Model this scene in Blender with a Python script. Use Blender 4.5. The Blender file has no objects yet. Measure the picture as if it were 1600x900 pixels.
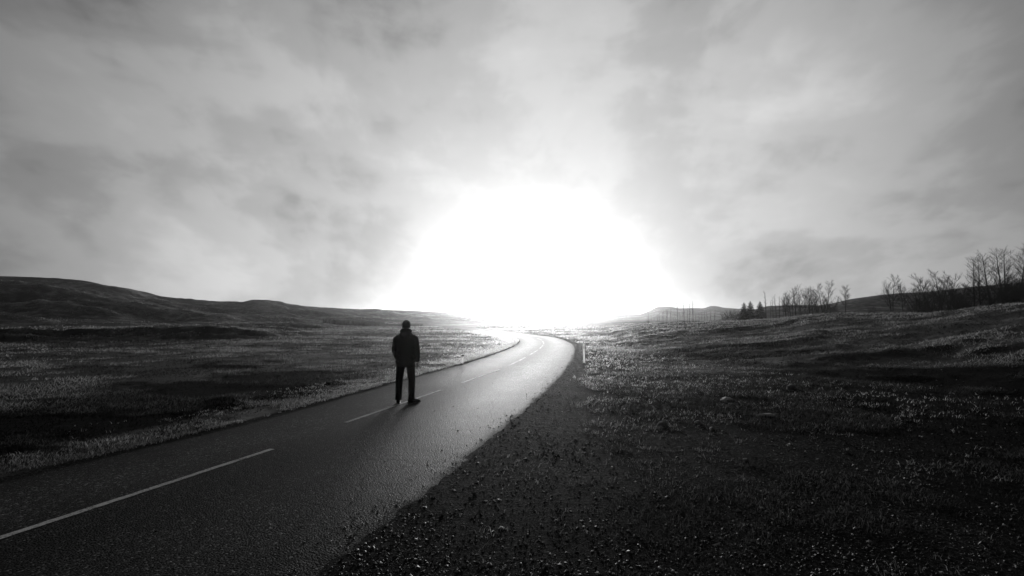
import bpy, bmesh, math, random
import numpy as np
from mathutils import Vector, Matrix

rng = np.random.default_rng(7)
random.seed(7)
scn = bpy.context.scene
COL = scn.collection
R = math.radians

# ------------------------------------------------------------------ camera
CAM_Z = 1.85
PITCH = math.atan(47.0 / 800.0)
cam_d = bpy.data.cameras.new('camera')
cam = bpy.data.objects.new('camera', cam_d)
COL.objects.link(cam)
cam.location = (0, 0, CAM_Z)
cam.rotation_euler = (math.pi / 2 + PITCH, 0, 0)
cam_d.sensor_width = 36.0
cam_d.lens = 18.0
cam_d.clip_start = 0.05
cam_d.clip_end = 20000
scn.camera = cam
CP, SP = math.cos(PITCH), math.sin(PITCH)


def ray(px, py):
    a = (px - 800.0) / 800.0
    b = (450.0 - py) / 800.0
    return Vector((a, CP - SP * b, SP + CP * b))


def gp(px, py, z=0.0):
    d = ray(px, py)
    k = (z - CAM_Z) / d.z
    return (d.x * k, d.y * k)


def at(px, py, Y):
    d = ray(px, py)
    k = Y / d.y
    return Vector((d.x * k, Y, CAM_Z + d.z * k))


# ------------------------------------------------------------------ sky, sun, exposure
SUN_DIR = ray(826, 464).normalized()
SUN_EL = math.asin(SUN_DIR.z)
SUN_AZ = math.atan2(SUN_DIR.x, SUN_DIR.y)
world = bpy.data.worlds.new('World')
scn.world = world
world.use_nodes = True
wn, wl = world.node_tree.nodes, world.node_tree.links
wn.clear()


def N(nodes, typ, **kw):
    n = nodes.new(typ)
    for k, v in kw.items():
        setattr(n, k, v)
    return n


def wire(links, sock, dst):
    links.new(sock, dst)


def mth(nodes, links, op, a, b=None, c=None, clamp=False):
    n = nodes.new('ShaderNodeMath')
    n.operation = op
    n.use_clamp = clamp
    for i, v in enumerate((a, b, c)):
        if v is None:
            continue
        if isinstance(v, (int, float)):
            n.inputs[i].default_value = v
        else:
            links.new(v, n.inputs[i])
    return n.outputs[0]


def vmth(nodes, links, op, a, b=None):
    n = nodes.new('ShaderNodeVectorMath')
    n.operation = op
    for i, v in enumerate((a, b)):
        if v is None:
            continue
        if isinstance(v, (tuple, list, Vector)):
            n.inputs[i].default_value = tuple(v)
        else:
            links.new(v, n.inputs[i])
    return n.outputs['Value'] if op in ('DOT_PRODUCT', 'LENGTH') else n.outputs[0]


def ramp(nodes, links, fac, stops, interp='EASE'):
    n = nodes.new('ShaderNodeValToRGB')
    n.color_ramp.interpolation = interp
    e = n.color_ramp.elements
    while len(e) < len(stops):
        e.new(0.5)
    for i, (p, v) in enumerate(stops):
        e[i].position = p
        e[i].color = (v, v, v, 1)
    links.new(fac, n.inputs[0])
    return n.outputs[0]


def noise(nodes, links, vec, scale, detail=5, rough=0.5, dist=0.0, lac=2.0):
    n = nodes.new('ShaderNodeTexNoise')
    n.inputs['Scale'].default_value = scale
    n.inputs['Detail'].default_value = detail
    n.inputs['Roughness'].default_value = rough
    n.inputs['Distortion'].default_value = dist
    n.inputs['Lacunarity'].default_value = lac
    if vec is not None:
        links.new(vec, n.inputs['Vector'])
    return n.outputs['Fac']


sky = N(wn, 'ShaderNodeTexSky', sky_type='NISHITA', sun_disc=False)
sky.sun_elevation = SUN_EL
sky.sun_rotation = SUN_AZ
sky.air_density = 1.0
sky.dust_density = 3.0
bw = N(wn, 'ShaderNodeRGBToBW')
wl.new(sky.outputs[0], bw.inputs[0])
tc = N(wn, 'ShaderNodeTexCoord')
dirv = vmth(wn, wl, 'NORMALIZE', tc.outputs['Generated'])
cosang = vmth(wn, wl, 'DOT_PRODUCT', dirv, SUN_DIR)
ang = mth(wn, wl, 'ARCCOSINE', mth(wn, wl, 'MINIMUM', cosang, 0.999999))       # radians from the veiled sun
sep = N(wn, 'ShaderNodeSeparateXYZ')
wl.new(dirv, sep.inputs[0])
# flat cloud deck seen from below: direction projected on a plane overhead
zz = mth(wn, wl, 'ADD', mth(wn, wl, 'MAXIMUM', sep.outputs['Z'], 0.0), 0.55)
comb = N(wn, 'ShaderNodeCombineXYZ')
wl.new(mth(wn, wl, 'DIVIDE', sep.outputs['X'], zz), comb.inputs['X'])
wl.new(mth(wn, wl, 'DIVIDE', sep.outputs['Y'], zz), comb.inputs['Y'])
comb.inputs['Z'].default_value = 0.0
mp = N(wn, 'ShaderNodeMapping')
wl.new(comb.outputs[0], mp.inputs['Vector'])
mp.inputs['Location'].default_value = (3.1, 1.7, 0.0)
mp.inputs['Rotation'].default_value = (0, 0, R(24))
mp.inputs['Scale'].default_value = (1.7, 1.05, 1)
cl_big = noise(wn, wl, mp.outputs[0], 1.3, 3.0, 0.5, 0.3)
band = N(wn, 'ShaderNodeMapping')
wl.new(dirv, band.inputs['Vector'])
band.inputs['Location'].default_value = (0.35, 0.2, 0.1)
band.inputs['Rotation'].default_value = (0, R(-9), 0)
band.inputs['Scale'].default_value = (1.5, 1.2, 3.6)
cl_mid = noise(wn, wl, band.outputs[0], 1.9, 6.0, 0.5, 0.35)
cl_fine = noise(wn, wl, mp.outputs[0], 11.0, 4.0, 0.55, 0.3)
cl = mth(wn, wl, 'ADD', mth(wn, wl, 'MULTIPLY', cl_big, 0.45),
         mth(wn, wl, 'ADD', mth(wn, wl, 'MULTIPLY', cl_mid, 0.45), mth(wn, wl, 'MULTIPLY', cl_fine, 0.10)))
cloud = ramp(wn, wl, cl, [(0.37, 0.52), (0.46, 0.82), (0.53, 1.05), (0.64, 1.36)], 'EASE')
# light of the hidden sun through the cloud deck: broad veil and core
wide = mth(wn, wl, 'EXPONENT', mth(wn, wl, 'MULTIPLY', mth(wn, wl, 'POWER', mth(wn, wl, 'DIVIDE', ang, R(41)), 1.75), -1.0))
core = mth(wn, wl, 'EXPONENT', mth(wn, wl, 'MULTIPLY', mth(wn, wl, 'POWER', mth(wn, wl, 'DIVIDE', ang, R(8)), 1.6), -1.0))
glare = mth(wn, wl, 'SUBTRACT', 1.0, mth(wn, wl, 'EXPONENT', mth(wn, wl, 'MULTIPLY', mth(wn, wl, 'POWER', mth(wn, wl, 'DIVIDE', ang, R(19)), 2.0), -1.0)))
cloud = mth(wn, wl, 'ADD', 1.0, mth(wn, wl, 'MULTIPLY', mth(wn, wl, 'SUBTRACT', cloud, 1.0), glare))      # thin cloud lets its texture drown near the sun
veil = mth(wn, wl, 'ADD', mth(wn, wl, 'MULTIPLY', wide, 9.3), 0.08)
lit = mth(wn, wl, 'MULTIPLY', veil, cloud)
lit = mth(wn, wl, 'ADD', lit, mth(wn, wl, 'MULTIPLY', core, 0.3))
tot = mth(wn, wl, 'ADD', mth(wn, wl, 'MULTIPLY', mth(wn, wl, 'MULTIPLY', bw.outputs[0], cloud), 0.03), lit)
bg = N(wn, 'ShaderNodeBackground')
wl.new(tot, bg.inputs['Color'])
bg.inputs['Strength'].default_value = 0.1
wo = N(wn, 'ShaderNodeOutputWorld')
wl.new(bg.outputs[0], wo.inputs['Surface'])

sun_d = bpy.data.lights.new('sun', 'SUN')
sun_d.energy = 5.0
sun_d.angle = R(16)
sun_d.color = (1, 1, 1)
sun = bpy.data.objects.new('sun', sun_d)
COL.objects.link(sun)
sun.rotation_euler = Vector(SUN_DIR).to_track_quat('Z', 'Y').to_euler()
sun.location = (0, 0, 60)

scn.view_settings.view_transform = 'Standard'
scn.view_settings.look = 'None'
scn.view_settings.exposure = 0.0
scn.view_settings.gamma = 1.0
scn.view_settings.use_curve_mapping = False
scn.render.engine = 'CYCLES'
cy = scn.cycles
cy.use_denoising = True
cy.max_bounces = 5
cy.diffuse_bounces = 2
cy.glossy_bounces = 2
cy.transmission_bounces = 3
cy.volume_bounces = 0
cy.transparent_max_bounces = 4
cy.caustics_reflective = False
cy.caustics_refractive = False
cy.sample_clamp_indirect = 4.0

# ------------------------------------------------------------------ small helpers
MATS = {}


def tag(o, label=None, cat=None, group=None, kind=None):
    if label:
        o['label'] = label
    if cat:
        o['category'] = cat
    if group:
        o['group'] = group
    if kind:
        o['kind'] = kind
    return o


def link(name, mesh, mat=None, parent=None):
    o = bpy.data.objects.new(name, mesh)
    COL.objects.link(o)
    if mat is not None and len(mesh.materials) == 0:
        mesh.materials.append(mat)
    if parent is not None:
        o.parent = parent
    return o


def empty(name, loc, rz=0.0, sc=1.0):
    o = bpy.data.objects.new(name, None)
    COL.objects.link(o)
    o.location = loc
    o.rotation_euler = (0, 0, rz)
    o.scale = (sc, sc, sc)
    o.empty_display_size = 0.2
    return o


def np_mesh(name, verts, tris=None, quads=None, smooth=False):
    """mesh from numpy arrays"""
    me = bpy.data.meshes.new(name)
    verts = np.asarray(verts, dtype=np.float32).reshape(-1, 3)
    faces = []
    n3 = 0 if tris is None else len(tris)
    n4 = 0 if quads is None else len(quads)
    me.vertices.add(len(verts))
    me.vertices.foreach_set('co', verts.ravel())
    idx = []
    if n3:
        idx.append(np.asarray(tris, dtype=np.int32).ravel())
    if n4:
        idx.append(np.asarray(quads, dtype=np.int32).ravel())
    idx = np.concatenate(idx)
    me.loops.add(len(idx))
    me.loops.foreach_set('vertex_index', idx)
    starts = np.concatenate([np.arange(n3) * 3, n3 * 3 + np.arange(n4) * 4]).astype(np.int32)
    me.polygons.add(n3 + n4)
    me.polygons.foreach_set('loop_start', starts)
    me.polygons.foreach_set('use_smooth', np.full(n3 + n4, smooth, dtype=bool))
    me.update(calc_edges=True)
    return me


def vnoise(x, y, seed=0):
    xi = np.floor(x).astype(np.int64)
    yi = np.floor(y).astype(np.int64)
    fx = x - xi
    fy = y - yi
    fx = fx * fx * fx * (fx * (fx * 6 - 15) + 10)
    fy = fy * fy * fy * (fy * (fy * 6 - 15) + 10)

    def h(i, j):
        n = (i * 374761393 + j * 668265263 + seed * 974634777) & 0x7fffffff
        n = ((n ^ (n >> 13)) * 1274126177) & 0x7fffffff
        n = (n ^ (n >> 16)) & 0xffff
        return n / 65535.0
    a = h(xi, yi); b = h(xi + 1, yi); c = h(xi, yi + 1); d = h(xi + 1, yi + 1)
    return (a * (1 - fx) + b * fx) * (1 - fy) + (c * (1 - fx) + d * fx) * fy


def fbm(x, y, seed=0, oct=4, gain=0.5):
    s = 0.0; a = 1.0; t = 0.0
    for k in range(oct):
        s = s + a * vnoise(x * (2.03 ** k) + 13.7 * k, y * (2.03 ** k) - 7.1 * k, seed + k)
        t += a
        a *= gain
    return s / t


def sstep(a, b, v):
    t = np.clip((v - a) / (b - a), 0, 1)
    return t * t * (3 - 2 * t)


# ------------------------------------------------------------------ road lines on the ground (flat valley road)
def trace(pts):
    return np.array([gp(*p) for p in pts])


L_px = [(184, 712), (360, 671), (500, 633), (590, 606.5), (680, 581.5), (744, 563.5), (786, 549), (808, 539.5), (814, 533),
        (807, 528.5), (782, 523.5), (750, 518)]
R_px = [(590, 830), (690, 755), (745, 705), (800, 655), (856, 609), (874, 590), (892.5, 566), (899, 546), (895, 537.5),
        (884, 532), (871, 527.6)]
C_px = [(0, 846), (212, 776), (425, 705), (540, 663), (690, 611), (722, 599.7), (780, 579)]
EL = trace(L_px); ER = trace(R_px); EC = trace(C_px)
EL = np.vstack([[[EL[0, 0] - 0.36 * 40, EL[0, 1] - 40]], EL, [[-15.5, 112]], [[-40, 170]]])
dy0 = ER[0, 1] + 36
ER = np.vstack([[[ER[0, 0] - 0.31 * dy0, ER[0, 1] - dy0]], ER, [[2.75, 56]], [[-0.3, 71]], [[-11.0, 113]], [[-35, 172]]])


def smooth_line(P, step=0.4, it=40):
    """resample by depth and smooth -> x(y)"""
    ys = np.arange(P[0, 1], P[-1, 1], step)
    xs = np.interp(ys, P[:, 1], P[:, 0])
    for _ in range(it):
        xs[1:-1] = 0.25 * xs[:-2] + 0.5 * xs[1:-1] + 0.25 * xs[2:]
    return ys, xs


LY, LX = smooth_line(EL)
RY, RX = smooth_line(ER)


def xl(y):
    return np.interp(y, LY, LX)


def xr(y):
    return np.interp(y, RY, RX)


ROAD_END = 150.0

# ------------------------------------------------------------------ terrain height
A_px = [(-900, 430), (-400, 430), (0, 432), (60, 434), (130, 440), (205, 453), (250, 463), (330, 471), (378, 474), (396, 471),
        (415, 470), (436, 472), (450, 476), (500, 480), (560, 483), (640, 485), (720, 489), (800, 495), (860, 500)]
B_px = [(-900, 484), (700, 491), (800, 493), (860, 492), (900, 489), (925, 486), (936, 485), (952, 489), (1000, 491), (1014, 486),
        (1026, 480), (1047, 479.5), (1062, 482), (1080, 481.5), (1100, 482), (1110, 478.5), (1120, 478.5), (1130, 481), (1160, 483),
        (1250, 487), (1400, 482), (2500, 470)]
C_pxh = [(1060, 502), (1120, 494), (1170, 485), (1200, 479), (1240, 478), (1280, 478), (1300, 475), (1330, 468), (1375, 462),
         (1412, 458.5), (1460, 456), (1510, 450), (1600, 441), (1800, 434), (2600, 432)]
BANK_px = [(880, 528), (940, 517), (1000, 508.5), (1060, 504), (1161, 501.5), (1210, 499), (1262, 493), (1300, 490), (1375, 491),
           (1450, 491), (1487, 487), (1544, 480), (1600, 475), (1800, 462), (2600, 450)]
BANK_D = [(880, 76), (1000, 66), (1200, 54), (1300, 48), (1400, 42), (1500, 37), (1600, 33), (1800, 30), (2600, 28)]


def prof(pts, u, k=1):
    p = np.array(pts, dtype=float)
    return np.interp(u, p[:, 0], p[:, k])


def slope_of(py):
    b = (450.0 - py) / 800.0
    return (SP + CP * b) / (CP - SP * b)


def height(x, y):
    x = np.asarray(x, dtype=float); y = np.asarray(y, dtype=float)
    yc = np.maximum(y, 1.0)
    u = 800 + 800 * x / yc
    l = xl(y) - x                    # metres left of the asphalt
    r = x - xr(y)                    # metres right of the asphalt
    # --- plain around the road
    left = -0.06 + 0.07 * sstep(0.18, 0.55, l) * np.clip(0.3 + 1.6 * (fbm(x / 1.6, y / 1.6, 29, 3) - 0.2), 0.2, 1.4) - 0.62 * sstep(1.5, 6.0, l)
    wg = np.interp(y, [-10, 3, 9, 16, 28, 45, 70], [6.0, 5.2, 4.2, 2.6, 1.5, 1.0, 0.8])
    right = -0.04 - 0.03 * sstep(0.0, 0.3, r) - 0.30 * sstep(wg * 0.55, wg + 2.6, r)
    z = np.where(l > 0, left, np.where(r > 0, right, -0.07))
    off = sstep(0.5, 2.5, l) + sstep(wg * 0.8, wg + 1.2, r)
    far = sstep(100, 160, y)
    z = z * (1 - far) + far * (-0.45)
    off = np.clip(off + far, 0, 1)
    # --- tussocks and undulation of the moor
    n1 = fbm(x / 1.3, y / 1.3, 3, 3, 0.55)
    n2 = fbm(x / 7.0, y / 7.0, 11, 3)
    n3 = fbm(x / 34.0, y / 26.0, 23, 3)
    near = np.clip(1.25 - np.hypot(x, y) / 260.0, 0.25, 1)
    rough = np.clip(0.55 + 1.2 * (n2 - 0.45), 0.15, 1.2)
    z = z + off * ((n1 - 0.5) * 0.46 * rough * near + (n2 - 0.5) * 0.55 * sstep(2, 8, np.maximum(l, r - wg))
                   + (n3 - 0.5) * 0.9 * sstep(6, 25, np.maximum(l, r - wg)))
    z = z + np.where(r > 0.25, ((fbm(x / 0.5, y / 0.5, 35, 3) - 0.5) * 0.07 + (fbm(x / 2.2, y / 2.2, 37, 2) - 0.5) * 0.16) * sstep(0.25, 2.5, r) * (1 - far) * (1 - 0.6 * off), 0)
    # --- low terraces and stream banks in the left plain
    nt = fbm(x / 70.0 + 0.3, y / 17.0, 41, 4, 0.45)
    terr = 0.75 * sstep(0.47, 0.50, nt) + 0.6 * sstep(0.57, 0.59, nt)
    z = z + terr * sstep(14, 30, l) * sstep(22, 40, y) * (1 - sstep(110, 170, y))
    # --- grassy bank on the right
    D = prof(BANK_D, u)
    Zb = CAM_Z + slope_of(prof(BANK_px, u)) * D
    q = np.where(y > 0, y / D, 0)
    nb = fbm(x / 16.0, y / 16.0, 57, 3)
    ledge = 0.17 * sstep(0.49, 0.53, fbm(x / 13.0, y / 5.0, 61, 4, 0.5)) * sstep(0.25, 0.45, q) * (1 - sstep(0.8, 0.98, q))
    ledge = ledge * sstep(1000, 1150, u)
    pb = sstep(0.16, 1.06, q) / sstep(0.16, 1.06, 1.0)
    drop = 0.55 * sstep(1.03, 1.5, q)
    bank = (Zb + 0.35) * pb - 0.35 * sstep(0.16, 0.4, q) - drop * sstep(0.3, 1.5, Zb) + (nb - 0.5) * 0.5 * sstep(0.2, 0.5, q) * (1 - 0.7 * sstep(0.75, 0.95, q)) + ledge
    mk = sstep(890, 985, u) * sstep(0.12, 0.3, q)
    z = z * (1 - mk) + mk * (bank + off * (n1 - 0.5) * 0.42 * near * rough)
    # --- right-hand hill behind the trees
    DC = 155.0
    Zc = CAM_Z + slope_of(prof(C_pxh, u)) * DC
    qc = y / DC
    hc = Zc * sstep(0.6, 1.0, qc) * (1 - 0.35 * sstep(1.0, 2.2, qc))
    hc = hc + (fbm(x / 40, y / 40, 71, 4) - 0.5) * 3.5 * sstep(0.5, 0.8, qc) * (1 - 0.8 * sstep(0.8, 0.97, qc))
    mc = sstep(1040, 1200, u) * (y > 0)
    z = np.where(mc * hc > z, mc * hc, z)
    # --- left hills
    DA = np.interp(u, [-900, 0, 250, 450, 640, 860], [160, 165, 190, 240, 320, 400])
    Za = CAM_Z + slope_of(prof(A_px, u)) * DA
    qa = np.where(y > 0, y / DA, 0)
    foot = np.interp(u, [0, 300, 500, 700], [0.36, 0.36, 0.38, 0.42])
    w = np.clip((qa - foot) / (1 - foot), 0, 1)
    pa = 0.55 * w ** 1.15 + 0.45 * sstep(0, 1, w)
    ha = Za * pa * (1 - 0.25 * sstep(1.0, 2.5, qa))
    g = fbm(x / 32 + 0.4 * n3, y / 20, 83, 5, 0.55)
    g2 = fbm(x / 13, y / 9, 87, 4, 0.55)
    ha = ha + ((g - 0.5) * 7.5 + (g2 - 0.5) * 2.6) * sstep(0.02, 0.35, w) * (1 - 0.9 * sstep(0.72, 0.98, w)) * np.interp(u, [0, 500, 800], [1, 0.6, 0.35])
    ma = (1 - sstep(760, 860, u)) * (y > 0) * sstep(0.0, 0.06, w)
    z = np.maximum(z, z * (1 - ma) + ma * np.maximum(ha, z))
    # --- farthest hills
    DB = 600.0
    Zf = CAM_Z + slope_of(prof(B_px, u)) * DB
    qb = y / DB
    hb = Zf * sstep(0.5, 1.0, qb) + (fbm(x / 90, y / 70, 91, 3) - 0.5) * 4 * sstep(0.5, 0.7, qb) * (1 - sstep(0.75, 0.98, qb))
    z = np.where(hb > z, hb, z)
    # behind the camera the moor simply goes on
    return z


def hz(x, y):
    return float(height(np.array([x]), np.array([y]))[0])


# ------------------------------------------------------------------ materials
def new_mat(name):
    m = bpy.data.materials.new(name)
    m.use_nodes = True
    nt = m.node_tree
    nt.nodes.clear()
    out = nt.nodes.new('ShaderNodeOutputMaterial')
    return m, nt.nodes, nt.links, out


def principled(nodes, links, out, base=0.1, rough=0.8, spec=0.3, normal=None):
    p = nodes.new('ShaderNodeBsdfPrincipled')
    if isinstance(base, (int, float)):
        p.inputs['Base Color'].default_value = (base, base, base, 1)
    else:
        links.new(base, p.inputs['Base Color'])
    if isinstance(rough, (int, float)):
        p.inputs['Roughness'].default_value = rough
    else:
        links.new(rough, p.inputs['Roughness'])
    p.inputs['Specular IOR Level'].default_value = spec
    if normal is not None:
        links.new(normal, p.inputs['Normal'])
    if out is not None:
        links.new(p.outputs[0], out.inputs['Surface'])
    return p


def bump(nodes, links, h, strength, dist):
    b = nodes.new('ShaderNodeBump')
    b.inputs['Strength'].default_value = strength
    b.inputs['Distance'].default_value = dist
    links.new(h, b.inputs['Height'])
    return b.outputs[0]


def simple_mat(name, base, rough=0.8, spec=0.3, var=0.25, scale=6.0):
    m, n, l, out = new_mat(name)
    t = n.new('ShaderNodeTexCoord')
    f = noise(n, l, t.outputs['Object'], scale, 4, 0.6)
    c = ramp(n, l, f, [(0.3, base * (1 - var)), (0.7, base * (1 + var))], 'LINEAR')
    principled(n, l, out, c, rough, spec)
    MATS[name] = m
    return m


# ground: dry grass, heather, bare soil and black gravel
m, n, l, out = new_mat('moor_ground')
t = n.new('ShaderNodeTexCoord')
P = t.outputs['Object']
att = n.new('ShaderNodeAttribute'); att.attribute_name = 'gravel'
f_big = noise(n, l, P, 0.09, 5, 0.6, 0.4)
f_mid = noise(n, l, P, 0.55, 5, 0.65, 0.2)
f_small = noise(n, l, P, 5.0, 5, 0.7)
f_fine = noise(n, l, P, 24.0, 5, 0.8)
f_far = noise(n, l, P, 0.045, 7, 0.7, 0.8)
s = mth(n, l, 'ADD', mth(n, l, 'MULTIPLY', f_big, 0.35), mth(n, l, 'ADD', mth(n, l, 'MULTIPLY', f_mid, 0.35), mth(n, l, 'MULTIPLY', f_far, 0.30)))
veg = ramp(n, l, s, [(0.43, 0.004), (0.475, 0.012), (0.53, 0.08), (0.58, 0.22)], 'LINEAR')
sm = ramp(n, l, f_small, [(0.3, 0.35), (0.7, 1.5)], 'LINEAR')
veg = mth(n, l, 'MULTIPLY', veg, sm)
grv = ramp(n, l, f_fine, [(0.38, 0.004), (0.53, 0.017), (0.70, 0.10)], 'LINEAR')
patch = ramp(n, l, noise(n, l, P, 0.9, 4, 0.6), [(0.35, 0.6), (0.65, 1.5)], 'LINEAR')
grv = mth(n, l, 'MULTIPLY', grv, patch)
mix = n.new('ShaderNodeMix'); mix.data_type = 'FLOAT'
edge = mth(n, l, 'ADD', att.outputs['Fac'], mth(n, l, 'MULTIPLY', mth(n, l, 'SUBTRACT', f_small, 0.5), 0.9))
edge = ramp(n, l, edge, [(0.35, 0.0), (0.65, 1.0)], 'LINEAR')
hth = n.new('ShaderNodeAttribute'); hth.attribute_name = 'heath'  # heath patches and painted vignette darkening share this attribute
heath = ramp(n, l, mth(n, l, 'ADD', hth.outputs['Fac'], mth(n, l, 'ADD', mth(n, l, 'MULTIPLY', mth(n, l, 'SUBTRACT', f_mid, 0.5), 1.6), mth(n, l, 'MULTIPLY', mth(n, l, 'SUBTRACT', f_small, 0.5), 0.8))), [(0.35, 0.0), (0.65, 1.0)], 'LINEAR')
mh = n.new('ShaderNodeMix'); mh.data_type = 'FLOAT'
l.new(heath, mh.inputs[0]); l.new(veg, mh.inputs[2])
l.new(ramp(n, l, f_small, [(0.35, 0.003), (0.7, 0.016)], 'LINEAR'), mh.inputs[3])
veg = mh.outputs[0]
l.new(edge, mix.inputs[0]); l.new(veg, mix.inputs[2]); l.new(grv, mix.inputs[3])
hgt = mth(n, l, 'ADD', mth(n, l, 'MULTIPLY', f_small, 0.7), mth(n, l, 'MULTIPLY', f_fine, 0.3))
p = principled(n, l, out, mix.outputs[0], 0.95, 0.05, bump(n, l, hgt, 0.9, 0.12))
l.new(mth(n, l, 'ADD', mth(n, l, 'MULTIPLY', mth(n, l, 'MULTIPLY', mth(n, l, 'SUBTRACT', 1.0, edge), mth(n, l, 'SUBTRACT', 1.0, heath)), 0.06), 0.004), p.inputs['Specular IOR Level'])
l.new(mth(n, l, 'ADD', mth(n, l, 'MULTIPLY', edge, 0.16), 0.68), p.inputs['Roughness'])
MATS['ground'] = m

# asphalt: chip-seal grain, wheel tracks, worn edge
m, n, l, out = new_mat('asphalt')
uv = n.new('ShaderNodeUVMap'); uv.uv_map = 'UVMap'
sx = n.new('ShaderNodeSeparateXYZ'); l.new(uv.outputs[0], sx.inputs[0])
t = n.new('ShaderNodeTexCoord'); P = t.outputs['Object']
v1 = n.new('ShaderNodeTexVoronoi'); v1.inputs['Scale'].default_value = 58.0
l.new(P, v1.inputs['Vector'])
g1 = noise(n, l, P, 30.0, 4, 0.75)
g2 = noise(n, l, P, 0.8, 4, 0.6, 0.3)
chip = ramp(n, l, v1.outputs['Color'], [(0.0, 0.003), (0.5, 0.014), (0.78, 0.04), (1.0, 0.24)], 'LINEAR')
wav = mth(n, l, 'ADD', mth(n, l, 'MULTIPLY', mth(n, l, 'COSINE', mth(n, l, 'MULTIPLY', sx.outputs['X'], 4 * math.pi)), -0.5), 0.5)
track = mth(n, l, 'ADD', 0.6, mth(n, l, 'MULTIPLY', wav, 0.8))
blot = ramp(n, l, g2, [(0.3, 0.75), (0.7, 1.25)], 'LINEAR')
colr = mth(n, l, 'MULTIPLY', mth(n, l, 'MULTIPLY', chip, track), blot)
hh = mth(n, l, 'ADD', mth(n, l, 'MULTIPLY', g1, 0.5), mth(n, l, 'MULTIPLY', v1.outputs['Distance'], -0.6))
rr = mth(n, l, 'SUBTRACT', 0.60, mth(n, l, 'MULTIPLY', mth(n, l, 'MULTIPLY', wav, g2), 0.09))
fx_ = mth(n, l, 'ADD', sx.outputs['X'], mth(n, l, 'ADD', mth(n, l, 'MULTIPLY', mth(n, l, 'SUBTRACT', g2, 0.5), 0.05), mth(n, l, 'MULTIPLY', mth(n, l, 'SUBTRACT', g1, 0.5), 0.08)))
dirt = ramp(n, l, fx_, [(0.0, 1.0), (0.02, 0.0), (0.972, 0.0), (1.0, 1.0)], 'LINEAR')      # grit washed onto both edges
rr = mth(n, l, 'ADD', rr, mth(n, l, 'MULTIPLY', dirt, 0.16))
v2 = n.new('ShaderNodeTexVoronoi'); v2.feature = 'DISTANCE_TO_EDGE'; v2.inputs['Scale'].default_value = 0.23
wob = n.new('ShaderNodeVectorMath'); wob.operation = 'ADD'
nw = n.new('ShaderNodeTexNoise'); nw.inputs['Scale'].default_value = 1.1; nw.inputs['Detail'].default_value = 6; l.new(P, nw.inputs['Vector'])
l.new(P, wob.inputs[0]); l.new(nw.outputs['Color'], wob.inputs[1]); l.new(wob.outputs[0], v2.inputs['Vector'])
crack = ramp(n, l, v2.outputs['Distance'], [(0.0, 0.75), (0.004, 0.8), (0.007, 1.0)], 'LINEAR')
colr = mth(n, l, 'MULTIPLY', colr, crack)
hh = mth(n, l, 'ADD', hh, mth(n, l, 'MULTIPLY', crack, 0.8))
principled(n, l, out, colr, rr, 0.016, bump(n, l, hh, 0.85, 0.014))
MATS['asphalt'] = m

# worn road paint
m, n, l, out = new_mat('road_paint')
t = n.new('ShaderNodeTexCoord'); P = t.outputs['Object']
w1 = noise(n, l, P, 45.0, 4, 0.8)
w2 = noise(n, l, P, 2.0, 3, 0.6)
wf = mth(n, l, 'ADD', mth(n, l, 'MULTIPLY', w1, 0.75), mth(n, l, 'MULTIPLY', w2, 0.25))
pc = ramp(n, l, wf, [(0.39, 0.03), (0.48, 0.40), (0.7, 0.68)], 'LINEAR')
principled(n, l, out, pc, 0.60, 0.04, bump(n, l, w1, 0.6, 0.010))
MATS['paint'] = m
m, n, l, out = new_mat('worn_glare_road_paint')  # faint paint: wear on edge lines, painted glare wash-out on far dashes
t = n.new('ShaderNodeTexCoord'); P = t.outputs['Object']
w1 = noise(n, l, P, 30.0, 4, 0.8)
w2 = noise(n, l, P, 0.9, 3, 0.6)
wf = mth(n, l, 'ADD', mth(n, l, 'MULTIPLY', w1, 0.45), mth(n, l, 'MULTIPLY', w2, 0.55))
pc = ramp(n, l, wf, [(0.48, 0.02), (0.60, 0.2), (0.75, 0.3)], 'LINEAR')
principled(n, l, out, pc, 0.60, 0.04, bump(n, l, w1, 0.6, 0.010))
MATS['worn_glare_paint'] = m


def leaf_mat(name, base, trans=0.5):
    m, n, l, out = new_mat(name)
    a = n.new('ShaderNodeAttribute'); a.attribute_name = 'shade'
    c = mth(n, l, 'MULTIPLY', a.outputs['Fac'], base)
    d = principled(n, l, None, c, 0.75, 0.12)
    tr = n.new('ShaderNodeBsdfTranslucent'); l.new(c, tr.inputs[0])
    mx = n.new('ShaderNodeMixShader'); mx.inputs[0].default_value = trans
    l.new(d.outputs[0], mx.inputs[1]); l.new(tr.outputs[0], mx.inputs[2])
    rf = n.new('ShaderNodeBsdfRefraction'); rf.inputs['Roughness'].default_value = 0.9; rf.inputs['IOR'].default_value = 1.15
    l.new(mth(n, l, 'MINIMUM', mth(n, l, 'MULTIPLY', c, 2.0), 0.8), rf.inputs['Color'])
    m2 = n.new('ShaderNodeMixShader'); m2.inputs[0].default_value = 0.22     # thin blades pass light on forwards
    l.new(mx.outputs[0], m2.inputs[1]); l.new(rf.outputs[0], m2.inputs[2])
    l.new(m2.outputs[0], out.inputs['Surface'])
    MATS[name] = m
    return m


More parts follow.
